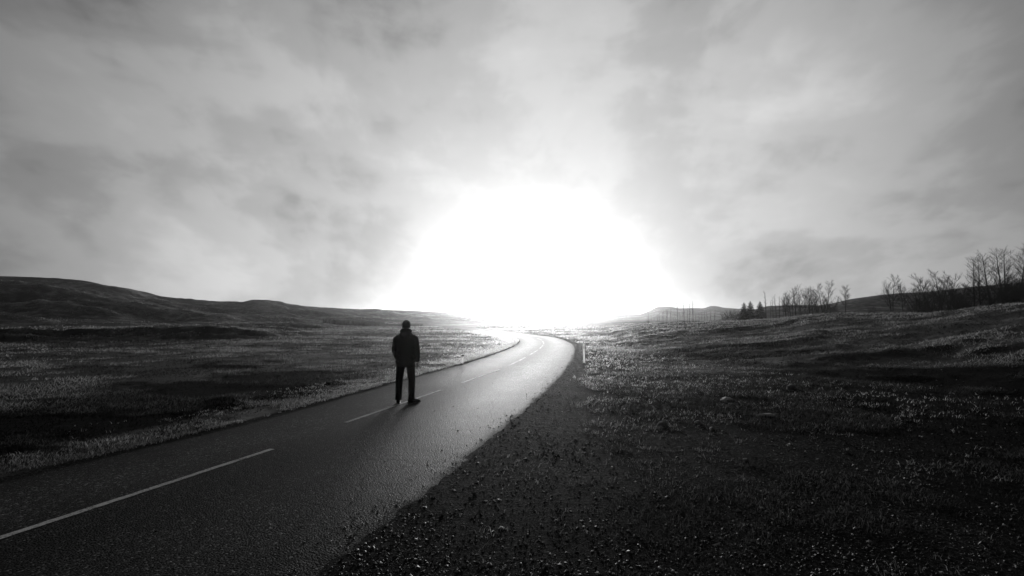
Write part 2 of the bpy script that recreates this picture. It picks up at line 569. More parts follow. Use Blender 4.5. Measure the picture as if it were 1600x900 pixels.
leaf_mat('dry_grass', 0.38, 0.6)
leaf_mat('pale_grass', 0.46, 0.6)
m, n, l, out = new_mat('pebble_stone')
a = n.new('ShaderNodeAttribute'); a.attribute_name = 'shade'
t = n.new('ShaderNodeTexCoord')
c = mth(n, l, 'MULTIPLY', a.outputs['Fac'], ramp(n, l, noise(n, l, t.outputs['Object'], 60, 3), [(0.3, 0.7), (0.7, 1.2)], 'LINEAR'))
principled(n, l, out, c, 0.6, 0.25)
MATS['pebble'] = m
simple_mat('rock', 0.32, 0.9, 0.2, 0.4, 9)
simple_mat('bark', 0.018, 0.9, 0.2, 0.4, 5)
simple_mat('twig', 0.018, 0.9, 0.15, 0.3, 5)
simple_mat('needles', 0.018, 0.9, 0.15, 0.4, 3)
simple_mat('jacket_cloth', 0.006, 0.95, 0.1, 0.3, 30)
simple_mat('trouser_cloth', 0.008, 0.95, 0.1, 0.3, 40)
simple_mat('boot_leather', 0.006, 0.6, 0.3, 0.3, 30)
simple_mat('skin', 0.10, 0.6, 0.3, 0.1, 20)
simple_mat('knit', 0.006, 0.95, 0.1, 0.3, 60)
m, n, l, out = new_mat('post_plastic')
t = n.new('ShaderNodeTexCoord')
c = ramp(n, l, noise(n, l, t.outputs['Object'], 9, 3), [(0.3, 0.7), (0.7, 0.85)], 'LINEAR')
p = principled(n, l, None, c, 0.5, 0.4)
tr = n.new('ShaderNodeBsdfTranslucent'); l.new(c, tr.inputs[0])
mx = n.new('ShaderNodeMixShader'); mx.inputs[0].default_value = 0.7
l.new(p.outputs[0], mx.inputs[1]); l.new(tr.outputs[0], mx.inputs[2]); l.new(mx.outputs[0], out.inputs['Surface'])
MATS['post_plastic'] = m
simple_mat('post_dark', 0.02, 0.5, 0.4, 0.2, 8)
simple_mat('reflector', 0.5, 0.2, 0.6, 0.1, 40)
simple_mat('track_gravel', 0.22, 0.9, 0.3, 0.3, 2)

# ------------------------------------------------------------------ ground sheet
th_front = np.arange(-64, 64.001, 0.24)
th_back = np.concatenate([np.arange(66, 180, 3.0), np.arange(-180, -64.5, 3.0)])
th = np.radians(np.sort(np.concatenate([th_front, th_back])))
rad = [0.6]
while rad[-1] < 3200:
    rad.append(rad[-1] * (1.0135 if rad[-1] > 3 else 1.05))
rad = np.array(rad)
T, RR = np.meshgrid(th, rad)
GX = RR * np.sin(T); GY = RR * np.cos(T)
GZ = height(GX, GY)
nt_, nr_ = len(th), len(rad)
V = np.stack([GX, GY, GZ], -1).reshape(-1, 3)
i = np.arange(nr_ - 1)[:, None]; j = np.arange(nt_)[None, :]
j2 = (j + 1) % nt_
Q = np.stack([i * nt_ + j, i * nt_ + j2, (i + 1) * nt_ + j2, (i + 1) * nt_ + j], -1).reshape(-1, 4)[:, ::-1]
V = np.vstack([V, [[0, 0, hz(0, 0)]]])
c0 = len(V) - 1
Tt = np.stack([np.full(nt_, c0), (np.arange(nt_) + 1) % nt_, np.arange(nt_)], -1)[:, ::-1]
# make sure faces look up
me = np_mesh('ground', V, Tt, Q, True)
if me.polygons[len(Tt) + 50].normal.z < 0:
    me.flip_normals()
gl = xl(V[:, 1]) - V[:, 0]
gr = V[:, 0] - xr(V[:, 1])
wgv = np.interp(V[:, 1], [-10, 3, 9, 16, 28, 45, 70], [6.0, 5.2, 4.2, 2.6, 1.5, 1.0, 0.8])
gmask = np.where(gr > -1, 1 - sstep(0.75, 1.5, gr / wgv), 0)
gmask = np.where(gl > -1, 1 - sstep(0.1, 0.5, gl), gmask)
gmask = gmask * (1 - sstep(110, 150, V[:, 1]))
a = me.attributes.new('gravel', 'FLOAT', 'POINT')
a.data.foreach_set('value', gmask.astype(np.float32))
def heath_vignette_mask(x, y):  # dark heath patches, with vignette darkening painted in near the camera
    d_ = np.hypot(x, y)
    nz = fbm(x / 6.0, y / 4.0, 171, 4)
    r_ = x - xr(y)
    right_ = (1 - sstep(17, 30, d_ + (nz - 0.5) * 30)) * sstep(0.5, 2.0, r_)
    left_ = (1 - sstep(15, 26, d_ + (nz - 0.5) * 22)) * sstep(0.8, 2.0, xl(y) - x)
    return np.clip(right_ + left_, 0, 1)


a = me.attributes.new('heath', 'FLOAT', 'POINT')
a.data.foreach_set('value', heath_vignette_mask(V[:, 0], V[:, 1]).astype(np.float32))
ground = link('ground', me, MATS['ground'])
tag(ground, 'tussocky dark moorland with gravel lay-by and low hills', 'ground', kind='structure')

# ------------------------------------------------------------------ road
ys = np.concatenate([np.arange(-34, 60, 0.12), np.arange(60, ROAD_END, 0.5)])
xa = xl(ys); xb = xr(ys)
xa = xa + (fbm(ys * 1.3, ys * 0, 5, 4) - 0.5) * 0.16
jag = (fbm(ys * 0.7, ys * 0 + 4, 6, 2) - 0.5) * 0.05 + (fbm(ys * 5.0, ys * 0 + 9, 8, 4, 0.75) - 0.5) * 0.17
xb = xb + jag * np.clip(1.4 - ys / 30, 0.25, 1)
NC = 12
verts = []; uvs = []
for k in range(-1, NC + 2):
    f = min(max(k / NC, 0), 1)
    X = xa * (1 - f) + xb * f
    crown = 0.03 * (1 - (2 * f - 1) ** 2)
    Zr = np.zeros_like(ys) + crown
    if k == -1:
        Zr = np.full_like(ys, -0.12); X = X - 0.02
    if k == NC + 1:
        Zr = np.full_like(ys, -0.12); X = X + 0.02
    verts.append(np.stack([X, ys, Zr], -1))
    uvs.append(np.stack([np.full_like(ys, f), ys], -1))
verts = np.stack(verts, 1); uvs = np.stack(uvs, 1)       # (n, NC+3, .)
n_, m_ = verts.shape[:2]
i = np.arange(n_ - 1)[:, None]; j = np.arange(m_ - 1)[None, :]
Q = np.stack([i * m_ + j, i * m_ + j + 1, (i + 1) * m_ + j + 1, (i + 1) * m_ + j], -1).reshape(-1, 4)
me = np_mesh('road', verts, None, Q, False)
u_ = me.uv_layers.new(name='UVMap')
u_.data.foreach_set('uv', uvs.reshape(-1, 2)[Q.ravel()].astype(np.float32).ravel())
road = link('road', me, MATS['asphalt'])
tag(road, 'narrow asphalt road bending away over the moor', 'road', kind='structure')


def road_z(x, y):
    f = np.clip((x - xl(y)) / (xr(y) - xl(y)), 0, 1)
    return 0.03 * (1 - (2 * f - 1) ** 2)


CY, CX = EC[:, 1], EC[:, 0]


def cx_line(y):
    y = np.asarray(y, dtype=float)
    fr = np.interp(y, CY, (CX - xl(CY)) / (xr(CY) - xl(CY)))
    near_ = CX[0] + (CX[1] - CX[0]) / (CY[1] - CY[0]) * (y - CY[0])
    v = xl(y) + fr * (xr(y) - xl(y))
    v = np.where((y >= CY[0]) & (y <= CY[-1]), np.interp(y, CY, CX), v)
    return np.where(y < CY[0], near_, v)


def strip(name, fx, y0, y1, w, mat, parent, dz=0.004, jit=0.012):
    yy = np.linspace(y0, y1, max(8, int((y1 - y0) / 0.08)))
    xx = fx(yy)
    tx = np.gradient(xx, yy)
    nx = 1 / np.sqrt(1 + tx * tx); ny = -tx * nx
    ja = (rng.random(len(yy)) - 0.5) * jit; jb = (rng.random(len(yy)) - 0.5) * jit
    a_ = np.stack([xx - nx * (w / 2 + ja), yy - ny * (w / 2 + ja)], -1)
    b_ = np.stack([xx + nx * (w / 2 + jb), yy + ny * (w / 2 + jb)], -1)
    c_ = (a_ + b_) / 2
    vs = []
    for p in (a_, c_, b_):
        vs.append(np.stack([p[:, 0], p[:, 1], road_z(p[:, 0], p[:, 1]) + dz], -1))
    vs = np.stack(vs, 1)
    n_ = len(yy)
    i = np.arange(n_ - 1)[:, None]; j = np.arange(2)[None, :]
    Q = np.stack([i * 3 + j, i * 3 + j + 1, (i + 1) * 3 + j + 1, (i + 1) * 3 + j], -1).reshape(-1, 4)
    return link(name, np_mesh(name, vs, None, Q), MATS[mat], parent)


d1 = EC[2][1]
dash = [(1.6, EC[2][1]), (EC[3][1], EC[4][1]), (EC[5][1], EC[6][1])]
yk = EC[6][1] + 1.6
while yk < 60:
    dash.append((yk, yk + 4.0)); yk += 5.6
dash += [(-4.2, 0.0), (-9.8, -5.8)]
for a_, b_ in dash:
    strip('centre_line_dash', cx_line, a_, b_, 0.082, 'worn_glare_paint' if a_ > 19 else 'paint', road)  # far dashes get fainter paint to imitate their fading into the glare


def flecks(name, fx, y0, y1, w, thr, parent):
    """what is left of a worn painted line: scattered chips of paint"""
    yy = np.arange(y0, y1, 0.035)
    vs, q = [], []
    nz = fbm(yy * 0.45, yy * 0, 211, 3)
    for k_, y_ in enumerate(yy):
        for c_ in range(3):
            if rng.random() > max(0.0, (nz[k_] - thr) * 1.5):
                continue
            cx_ = fx(y_) + (c_ - 1) * w / 3 + rng.normal(0, 0.008)
            a1 = 0.004 + 0.009 * rng.random(); b1 = 0.006 + 0.016 * rng.random()
            i0 = len(vs)
            for sx_, sy_ in ((-1, -1), (1, -1), (1, 1), (-1, 1)):
                X_ = cx_ + sx_ * a1 * (0.5 + rng.random()); Y_ = y_ + sy_ * b1 * (0.5 + rng.random())
                vs.append((X_, Y_, float(road_z(X_, Y_)) + 0.004))
            q.append((i0, i0 + 1, i0 + 2, i0 + 3))
    return link(name, np_mesh(name, vs, None, q), MATS['worn_glare_paint'], parent)


flecks('edge_line', lambda y: xl(y) + 0.20, -4, 34, 0.05, 0.47, road)
flecks('edge_line', lambda y: xr(y) - 0.36, -4, 30, 0.09, 0.42, road)

# pale side track leaving the bend to the right
tp = [gp(872, 526.5), gp(905, 523.5), gp(935, 521), gp(965, 519), gp(1000, 517.5)]
tp = np.array(tp)
s_ = np.linspace(0, 1, 60)
tx_ = np.interp(s_, np.linspace(0, 1, 5), tp[:, 0]); ty_ = np.interp(s_, np.linspace(0, 1, 5), tp[:, 1])
vs = []
for k in (-1, -0.5, 0, 0.5, 1):
    Y_ = ty_ + k * 1.5
    vs.append(np.stack([tx_, Y_, height(tx_, Y_) + 0.05 - 0.10 * abs(k) ** 3], -1))
vs = np.stack(vs, 1)
i = np.arange(59)[:, None]; j = np.arange(4)[None, :]
Q = np.stack([i * 5 + j, i * 5 + j + 1, (i + 1) * 5 + j + 1, (i + 1) * 5 + j], -1).reshape(-1, 4)
me = np_mesh('gravel_track', vs, None, Q)
if me.polygons[0].normal.z < 0:
    me.flip_normals()
tag(link('gravel_track', me, MATS['track_gravel']), 'pale side track leaving the road at the bend', 'track', kind='structure')


# ------------------------------------------------------------------ pebbles on the lay-by (gravel nobody could count)
def pebble_field(name, n, xs, ys, size, shade, label):
    base_v = np.array([(0, 0, 1), (1, 0, 0), (0, 1, 0), (-1, 0, 0), (0, -1, 0), (0, 0, -1)], float)
    base_f = np.array([(0, 1, 2), (0, 2, 3), (0, 3, 4), (0, 4, 1), (5, 2, 1), (5, 3, 2), (5, 4, 3), (5, 1, 4)])
    n = len(xs)
    vv = np.repeat(base_v[None], n, 0) * (0.7 + 0.6 * rng.random((n, 6, 1)))
    vv = vv * np.stack([size * (0.8 + 0.6 * rng.random(n)), size * (0.7 + 0.5 * rng.random(n)), size * (0.35 + 0.4 * rng.random(n))], -1)[:, None, :]
    an = rng.random(n) * 6.283
    ca, sa = np.cos(an)[:, None], np.sin(an)[:, None]
    X = vv[..., 0] * ca - vv[..., 1] * sa; Y = vv[..., 0] * sa + vv[..., 1] * ca
    onroad = (xs < xr(ys)) & (xs > xl(ys))
    zb = np.where(onroad, road_z(xs, ys), height(xs, ys))
    tilt = (rng.random((n, 2)) - 0.5) * 0.8
    Z = vv[..., 2] + X * tilt[:, :1] + Y * tilt[:, 1:] + zb[:, None] + (size * 0.15)[:, None]
    W = np.stack([X + xs[:, None], Y + ys[:, None], Z], -1).reshape(-1, 3)
    F = (base_f[None] + (np.arange(n) * 6)[:, None, None]).reshape(-1, 3)
    me = np_mesh(name, W, F, None)
    a = me.attributes.new('shade', 'FLOAT', 'POINT')
    a.data.foreach_set('value', np.repeat(shade, 6).astype(np.float32))
    o = link(name, me, MATS['pebble'])
    return tag(o, label, 'gravel', kind='stuff')


def polar_pts(n, r0, r1, a0, a1, pw=1.0):
    r = r0 * (r1 / r0) ** (rng.random(n) ** pw)
    t = np.radians(a0 + (a1 - a0) * rng.random(n))
    return r * np.sin(t), r * np.cos(t)


x, y = polar_pts(130000, 2.0, 34, -50, 58)
r = x - xr(y)
wgp = np.interp(y, [-10, 3, 9, 16, 28, 45, 70], [6.0, 5.2, 4.2, 2.6, 1.5, 1.0, 0.8])
keep = (r > 0.03) & (rng.random(len(x)) < 1.15 - 0.85 * sstep(0.8, 2.6, r / wgp) - 0.7 * sstep(0.52, 0.42, fbm(x / 1.1, y / 1.1, 15, 3)))
x, y = x[keep], y[keep]
dist = np.hypot(x, y)
sz = (0.004 + 0.010 * rng.random(len(x)) ** 3) * (0.8 + dist * 0.035)
big = rng.random(len(x)) < 0.045
sz = np.where(big, sz * 1.4 + 0.008, sz)
sh = np.where(rng.random(len(x)) < np.where(big, 0.5, 0.09), 0.08 + 0.35 * rng.random(len(x)), 0.008 + 0.025 * rng.random(len(x)))
pebble_field('gravel', 0, x, y, sz, sh, 'loose dark and pale gravel scattered over the lay-by')
x, y = polar_pts(30000, 2.5, 26, -50, 8)
f = (x - xl(y)) / (xr(y) - xl(y))
keep = (f > 0.55) & (f < 1.0) & (rng.random(len(x)) < 0.03 + 0.97 * sstep(0.90, 1.0, f) * sstep(0.30, 0.5, fbm(y * 0.9, y * 0, 33, 3)))
x, y = x[keep], y[keep]
sz = (0.004 + 0.008 * rng.random(len(x)) ** 2) * (0.8 + np.hypot(x, y) * 0.05)
sh = 0.012 + 0.30 * rng.random(len(x)) ** 4
pebble_field('loose_chippings', 0, x, y, sz, sh, 'loose pale chippings along the asphalt edge')


# ------------------------------------------------------------------ grass (stuff)
def grass_field(name, x, y, hgt_, wid, shade, label, lean=0.5, cat='grass', mat='dry_grass'):
    n = len(x)
    z = height(x, y)
    an = rng.random(n) * 6.283
    dx, dy = np.cos(an), np.sin(an)
    la = rng.random(n) * 6.283
    lm = lean * (0.3 + rng.random(n)) * hgt_
    lx, ly = np.cos(la) * lm + 0.25 * hgt_, np.sin(la) * lm
    b0 = np.stack([x - dx * wid, y - dy * wid, z - 0.02], -1)
    b1 = np.stack([x + dx * wid, y + dy * wid, z - 0.02], -1)
    m0 = np.stack([x - dx * wid * 0.7 + lx * 0.4, y - dy * wid * 0.7 + ly * 0.4, z + hgt_ * 0.6], -1)
    m1 = np.stack([x + dx * wid * 0.7 + lx * 0.4, y + dy * wid * 0.7 + ly * 0.4, z + hgt_ * 0.6], -1)
    tp_ = np.stack([x + lx, y + ly, z + hgt_ * 0.95], -1)
    V = np.stack([b0, b1, m1, m0, tp_], 1).reshape(-1, 3)
    o5 = np.arange(n)[:, None] * 5
    me = np_mesh(name, V, o5 + np.array([[3, 2, 4]]), o5 + np.array([[0, 1, 2, 3]]))
    a = me.attributes.new('shade', 'FLOAT', 'POINT')
    a.data.foreach_set('value', np.repeat(shade, 5).astype(np.float32))
    return tag(link(name, me, MATS[mat]), label, cat, kind='stuff')


def tuft_pts(x, y, k, spread):
    """k blades around every tuft centre"""
    n = len(x)
    X = np.repeat(x, k) + rng.normal(0, 1, n * k) * np.repeat(spread, k)
    Y = np.repeat(y, k) + rng.normal(0, 1, n * k) * np.repeat(spread, k)
    return X, Y


def blade_field(name, X, Y, hgt_, wid, shade, label, lean, mat='dry_grass', near=14.0):
    """bent blades close by, single slim blades beyond: one joined field"""
    n = len(X)
    z = height(X, Y)
    an = rng.random(n) * 6.283
    dx, dy = np.cos(an) * wid, np.sin(an) * wid
    la = rng.random(n) * 6.283
    lm = lean * (0.3 + rng.random(n)) * hgt_
    lx, ly = np.cos(la) * lm + 0.3 * hgt_, np.sin(la) * lm
    nr = np.hypot(X, Y) < near
    fa = ~nr
    f3 = np.stack([np.stack([X - dx, Y - dy, z - 0.02], -1)[fa], np.stack([X + dx, Y + dy, z - 0.02], -1)[fa], np.stack([X + lx, Y + ly, z + hgt_], -1)[fa]], 1).reshape(-1, 3)
    n5 = [np.stack([X - dx, Y - dy, z - 0.02], -1)[nr], np.stack([X + dx, Y + dy, z - 0.02], -1)[nr],
          np.stack([X + dx * 0.7 + lx * 0.4, Y + dy * 0.7 + ly * 0.4, z + hgt_ * 0.62], -1)[nr],
          np.stack([X - dx * 0.7 + lx * 0.4, Y - dy * 0.7 + ly * 0.4, z + hgt_ * 0.62], -1)[nr],
          np.stack([X + lx * 1.1, Y + ly * 1.1, z + hgt_ * 0.9], -1)[nr]]
    n5 = np.stack(n5, 1).reshape(-1, 3)
    o3 = np.arange(len(f3)).reshape(-1, 3)
    o5 = len(f3) + np.arange(int(nr.sum()))[:, None] * 5
    tris = np.vstack([o3, o5 + np.array([[3, 2, 4]])])
    me = np_mesh(name, np.vstack([f3, n5]), tris, o5 + np.array([[0, 1, 2, 3]]))
    a = me.attributes.new('shade', 'FLOAT', 'POINT')
    a.data.foreach_set('value', np.concatenate([np.repeat(shade[fa], 3), np.repeat(shade[nr], 5)]).astype(np.float32))
    return tag(link(name, me, MATS[mat]), label, 'grass', kind='stuff')


def moor_tone(x, y):
    """pale dry grass against dark heather, patchy at several sizes"""
    t_ = 0.42 * fbm(x / 9.0, y / 5.0, 101, 3) + 0.36 * fbm(x / 2.6, y / 1.9, 103, 3) + 0.22 * fbm(x / 0.8, y / 0.7, 105, 2)
    top = fbm(x / 1.3, y / 1.3, 3, 3, 0.55)
    pale = sstep(0.44, 0.58, t_ + 0.35 * (top - 0.5))
    return pale, top


def make_field(name, n, r1, a0, a1, side, label):
    x, y = polar_pts(n, 3.6, r1, a0, a1)
    l_ = xl(y) - x
    r_ = x - xr(y)
    wgp = np.interp(y, [-10, 3, 9, 16, 28, 45, 70], [6.0, 5.2, 4.2, 2.6, 1.5, 1.0, 0.8])
    pale, top = moor_tone(x, y)
    hm = heath_vignette_mask(x, y)
    if side < 0:
        keep = (l_ > 0.45 + 0.5 * rng.random(n))
    else:
        q_ = r_ / wgp
        keep = (r_ > 0.4) & (rng.random(n) < sstep(0.55, 1.5, q_ + 0.9 * (pale - 0.4)) * (0.35 + 0.65 * sstep(5, 13, np.hypot(x, y))))
    keep &= rng.random(n) < 0.25 + 0.75 * sstep(0.38, 0.55, top)
    x, y, pale, hm = x[keep], y[keep], pale[keep], hm[keep]
    D = np.hypot(x, y)
    x = x + rng.normal(0, 1, len(x)) * 0.02; y = y + rng.normal(0, 1, len(x)) * 0.02
    h_ = (0.018 + 0.045 * rng.random(len(x)) ** 1.8) * np.clip(0.8 + D / 30, 0.9, 2.4) * (0.7 + 0.5 * pale)
    sh_ = (0.025 + 0.95 * pale ** 1.4 * (0.3 + 0.7 * rng.random(len(x)))) * (1 - 0.80 * hm)  # blades in the heath and vignette zone are painted darker too
    return blade_field(name, x, y, h_, np.maximum(0.0028, 0.0007 * D), sh_, label, 1.3)


make_field('moor_grass', 380000, 190, -62, 6, -1, 'short dry moor grass and heather across the plain')
# pale fringe along the left edge of the road
yy = 4 + 66 * rng.random(16000) ** 1.8
off_ = 0.18 + np.abs(rng.normal(0, 0.75, len(yy)))
keep = fbm(yy * 0.8, off_ * 1.5, 121, 3) > 0.42 - 0.1 * sstep(8, 20, yy)
yy, off_ = yy[keep], off_[keep]
x = xl(yy) - off_; y = yy; D_ = np.hypot(x, y)
X, Y = tuft_pts(x, y, 4, 0.015 + D_ * 0.0015)
D_ = np.hypot(X, Y)
keep = (xl(Y) - X) > 0.10
X, Y, D_ = X[keep], Y[keep], D_[keep]
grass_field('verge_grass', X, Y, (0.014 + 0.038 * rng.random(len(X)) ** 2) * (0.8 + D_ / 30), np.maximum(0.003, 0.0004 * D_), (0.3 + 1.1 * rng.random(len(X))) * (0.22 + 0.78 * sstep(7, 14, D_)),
            'pale dry grass fringe along the asphalt opposite the lay-by', 1.4, mat='pale_grass')
make_field('bank_grass', 380000, 120, -4, 62, 1, 'short dry grass and heather over the rising bank beside the lay-by')
x, y = polar_pts(30000, 4.5, 42, -6, 50)
r = x - xr(y)
wgp = np.interp(y, [-10, 3, 9, 16, 28, 45, 70], [6.0, 5.2, 4.2, 2.6, 1.5, 1.0, 0.8])
q_ = r / wgp
dn = 0.6 * fbm(x / 1.7, y / 0.9, 181, 4) + 0.4 * fbm(x / 0.45, y / 0.35, 183, 3)
keep = (r > 0.5) & (q_ > 0.3) & (q_ < 3.2) & (rng.random(len(x)) < sstep(0.43, 0.66, dn + 0.08 * sstep(6, 22, y)) * (1.1 - 0.25 * q_) * (0.25 + 0.75 * sstep(5, 14, y)))
x, y = x[keep], y[keep]; dist = np.hypot(x, y)
X, Y = tuft_pts(x, y, 5, 0.02 + dist * 0.0015)
D_ = np.hypot(X, Y)
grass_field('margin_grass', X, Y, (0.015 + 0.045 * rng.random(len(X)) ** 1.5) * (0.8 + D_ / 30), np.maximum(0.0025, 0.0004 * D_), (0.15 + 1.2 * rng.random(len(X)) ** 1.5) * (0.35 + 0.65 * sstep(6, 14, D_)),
            'flattened pale grass in patches on the margin of the lay-by', 1.3, mat='pale_grass')


# ------------------------------------------------------------------ rocks that can be told apart
def rock_mesh(seed, sx, sy, sz):
    bm = bmesh.new()
    bmesh.ops.create_icosphere(bm, subdivisions=2, radius=1.0)
    rs = random.Random(seed)
    ph = [(Vector((rs.uniform(-1, 1), rs.uniform(-1, 1), rs.uniform(-1, 1))).normalized(), rs.uniform(0.6, 0.95)) for _ in range(9)]
    for v in bm.verts:
        d = v.co.normalized(); s = 1.0
        for nrm, off in ph:
            c = d.dot(nrm)
            if c > 0.05:
                s = min(s, off / c)
        v.co = d * s * rs.uniform(0.96, 1.04)
        v.co.x *= sx; v.co.y *= sy; v.co.z *= sz
    me = bpy.data.meshes.new('rock')
    bm.to_mesh(me); bm.free()
    return me


def ground_hit(px, py):
    """march a ray from the camera to the terrain to find what stands at a spot"""
    d = ray(px, py)
    ks = np.concatenate([np.arange(2, 60, 0.05), np.arange(60, 400, 0.3)])
    X = d.x * ks; Y = d.y * ks; Z = CAM_Z + d.z * ks
    h = height(X, Y)
    k = np.argmax(Z < h)
    if not (Z < h).any():
        k = len(ks) - 1
    return float(X[k]), float(Y[k]), float(h[k])


ROCKS = [(1238, 610, 0.16, 0.12, 'pale angular rock lying alone in the dark heath below the bank'),
         (1135, 628, 0.22, 0.08, 'flat pale stone at the grassy margin between lay-by and dark heath'),
         (1196, 652, 0.20, 0.06, 'long low pale stone nearest the dark heath, beyond the gravel'),
         (1203, 597, 0.10, 0.08, 'small rounded grey rock up from the alone-lying pale rock'),
         (1090, 663, 0.07, 0.05, 'small pale stone in the heart of the pebbly slope'),
         (1034, 665, 0.10, 0.06, 'low grey stone where gravel turns to grass'),
         (1112, 672, 0.06, 0.04, 'small whitish stone just beside a twin on the pebbly slope'),
         (1154, 802, 0.028, 0.02, 'little pale stone low in the gravel, bottom of the picture'),
         (1165, 720, 0.05, 0.025, 'flat whitish pebble on dark soil past the gravel')]
for k, (px, py, s_, hh_, lab) in enumerate(ROCKS):
    x0, y0, z0 = ground_hit(px, py)
    o = link('rock', rock_mesh(300 + k, s_, s_ * 0.7, hh_), MATS['rock'])
    o.location = (x0, y0, z0 + hh_ * 0.35)
    o.rotation_euler = (0, 0, k * 1.3)
    tag(o, lab, 'rock', 'stones at the margin of the lay-by')


# ------------------------------------------------------------------ roadside marker posts
def loft_box(rings):
    """rings: list of (z, half x, half y); returns bmesh"""
    bm = bmesh.new()
    prev = None
    for z, a_, b_ in rings:
        c = min(a_, b_) * 0.35
        pts = [(-a_ + c, -b_), (a_ - c, -b_), (a_, -b_ + c), (a_, b_ - c), (a_ - c, b_), (-a_ + c, b_), (-a_, b_ - c), (-a_, -b_ + c)]
        ring = [bm.verts.new((p[0], p[1], z)) for p in pts]
        if prev:
            for k in range(8):
                bm.faces.new((prev[k], prev[(k + 1) % 8], ring[(k + 1) % 8], ring[k]))
        else:
            bm.faces.new(ring[::-1])
        prev = ring
    bm.faces.new(prev)
    return bm


def bm_obj(name, bm, mat, parent=None, smooth=False):
    me = bpy.data.meshes.new(name)
    bm.to_mesh(me); bm.free()
    if smooth:
        for p in me.polygons:
            p.use_smooth = True
    return link(name, me, MATS[mat], parent)


def marker_post(loc, h, label, tilt=(0, 0), dark_cap=False, wide=0.06):
    e = empty('marker_post', loc)
    e.rotation_euler = (tilt[0], tilt[1], 0.1)
    bmc = bmesh.new()
    rows = []
    for z_, k_s in ((-0.12, 1.0), (h * 0.5, 0.95), (h * 0.93, 0.9), (h, 0.55)):
        prof_ = [(-1, 0.75), (-0.92, -0.1), (-0.6, -0.5), (0, -0.6), (0.6, -0.5), (0.92, -0.1), (1, 0.75)]
        rows.append([bmc.verts.new((a_ * wide * k_s, b_ * wide * k_s, z_)) for a_, b_ in prof_])
    for ra, rb in zip(rows[:-1], rows[1:]):
        for q_ in range(6):
            bmc.faces.new((ra[q_], ra[q_ + 1], rb[q_ + 1], rb[q_]))
    bm_obj('shaft', bmc, 'post_plastic', e)
    b = loft_box([(h * 0.74, wide * 0.45, 0.006), (h * 0.88, wide * 0.45, 0.006)])
    for v in b.verts:
        v.co.y -= wide * 0.62
    bm_obj('reflector', b, 'reflector', e)
    if dark_cap:
        b = loft_box([(h * 0.90, wide * 1.25, wide * 0.9), (h * 1.02, wide * 1.5, wide * 1.0), (h * 1.06, wide * 0.9, wide * 0.6)])
        bm_obj('cap', b, 'post_dark', e)
    return tag(e, label, 'marker post', 'white marker posts along the road')


x0, y0, z0 = ground_hit(913, 567)
k_ = y0 / 800.0
marker_post((x0, y0, z0), 29.5 * k_, 'tall white marker post on the outside of the bend', (0, -0.035), False, 1.5 * k_)
x0, y0, z0 = ground_hit(722.5, 568)
k_ = y0 / 800.0
marker_post((x0, y0, z0 - 0.02), 13 * k_, 'short white marker post with a dark cap on the grass verge', (0, 0.03), True, 1.5 * k_)
for px, tl, lab in ((802, -0.25, 'small leaning white post at the inside of the bend, nearer the plain'), (807, -0.2, 'small leaning white post at the inside of the bend, nearer the asphalt')):
    x0, y0, z0 = ground_hit(px, 536)
    k_ = y0 / 800.0
    marker_post((x0, y0, z0 - 0.02), 8.0 * k_, lab, (0, tl), False, 0.9 * k_)


# ------------------------------------------------------------------ trees
class Tubes:
    def __init__(self):
        self.v = []; self.q = []; self.n = 0

    def tube(self, pts, rads, sides):
        rings = []
        for k, p in enumerate(pts):
            d = (pts[min(k + 1, len(pts) - 1)] - pts[max(k - 1, 0)])
            d.normalize()
            a = d.orthogonal().normalized(); b = d.cross(a)
            ring = []
            for s in range(sides):
                an = 2 * math.pi * s / sides
                self.v.append(p + (a * math.cos(an) + b * math.sin(an)) * rads[k])
                ring.append(self.n); self.n += 1
            rings.append(ring)
        for k in range(len(rings) - 1):
            for s in range(sides):
                self.q.append((rings[k][s], rings[k][(s + 1) % sides], rings[k + 1][(s + 1) % sides], rings[k + 1][s]))

    def mesh(self, name):
        return np_mesh(name, np.array([tuple(p) for p in self.v]), None, np.array(self.q), True)


def limb(rs, p0, d0, length, segs, wig, up):
    pts = [p0.copy()]
    d = d0.normalized()
    for k in range(segs):
        d = (d + Vector((rs.uniform(-wig, wig), rs.uniform(-wig, wig), rs.uniform(-wig, wig) + up))).normalized()
        pts.append(pts[-1] + d * (length / segs))
    return pts


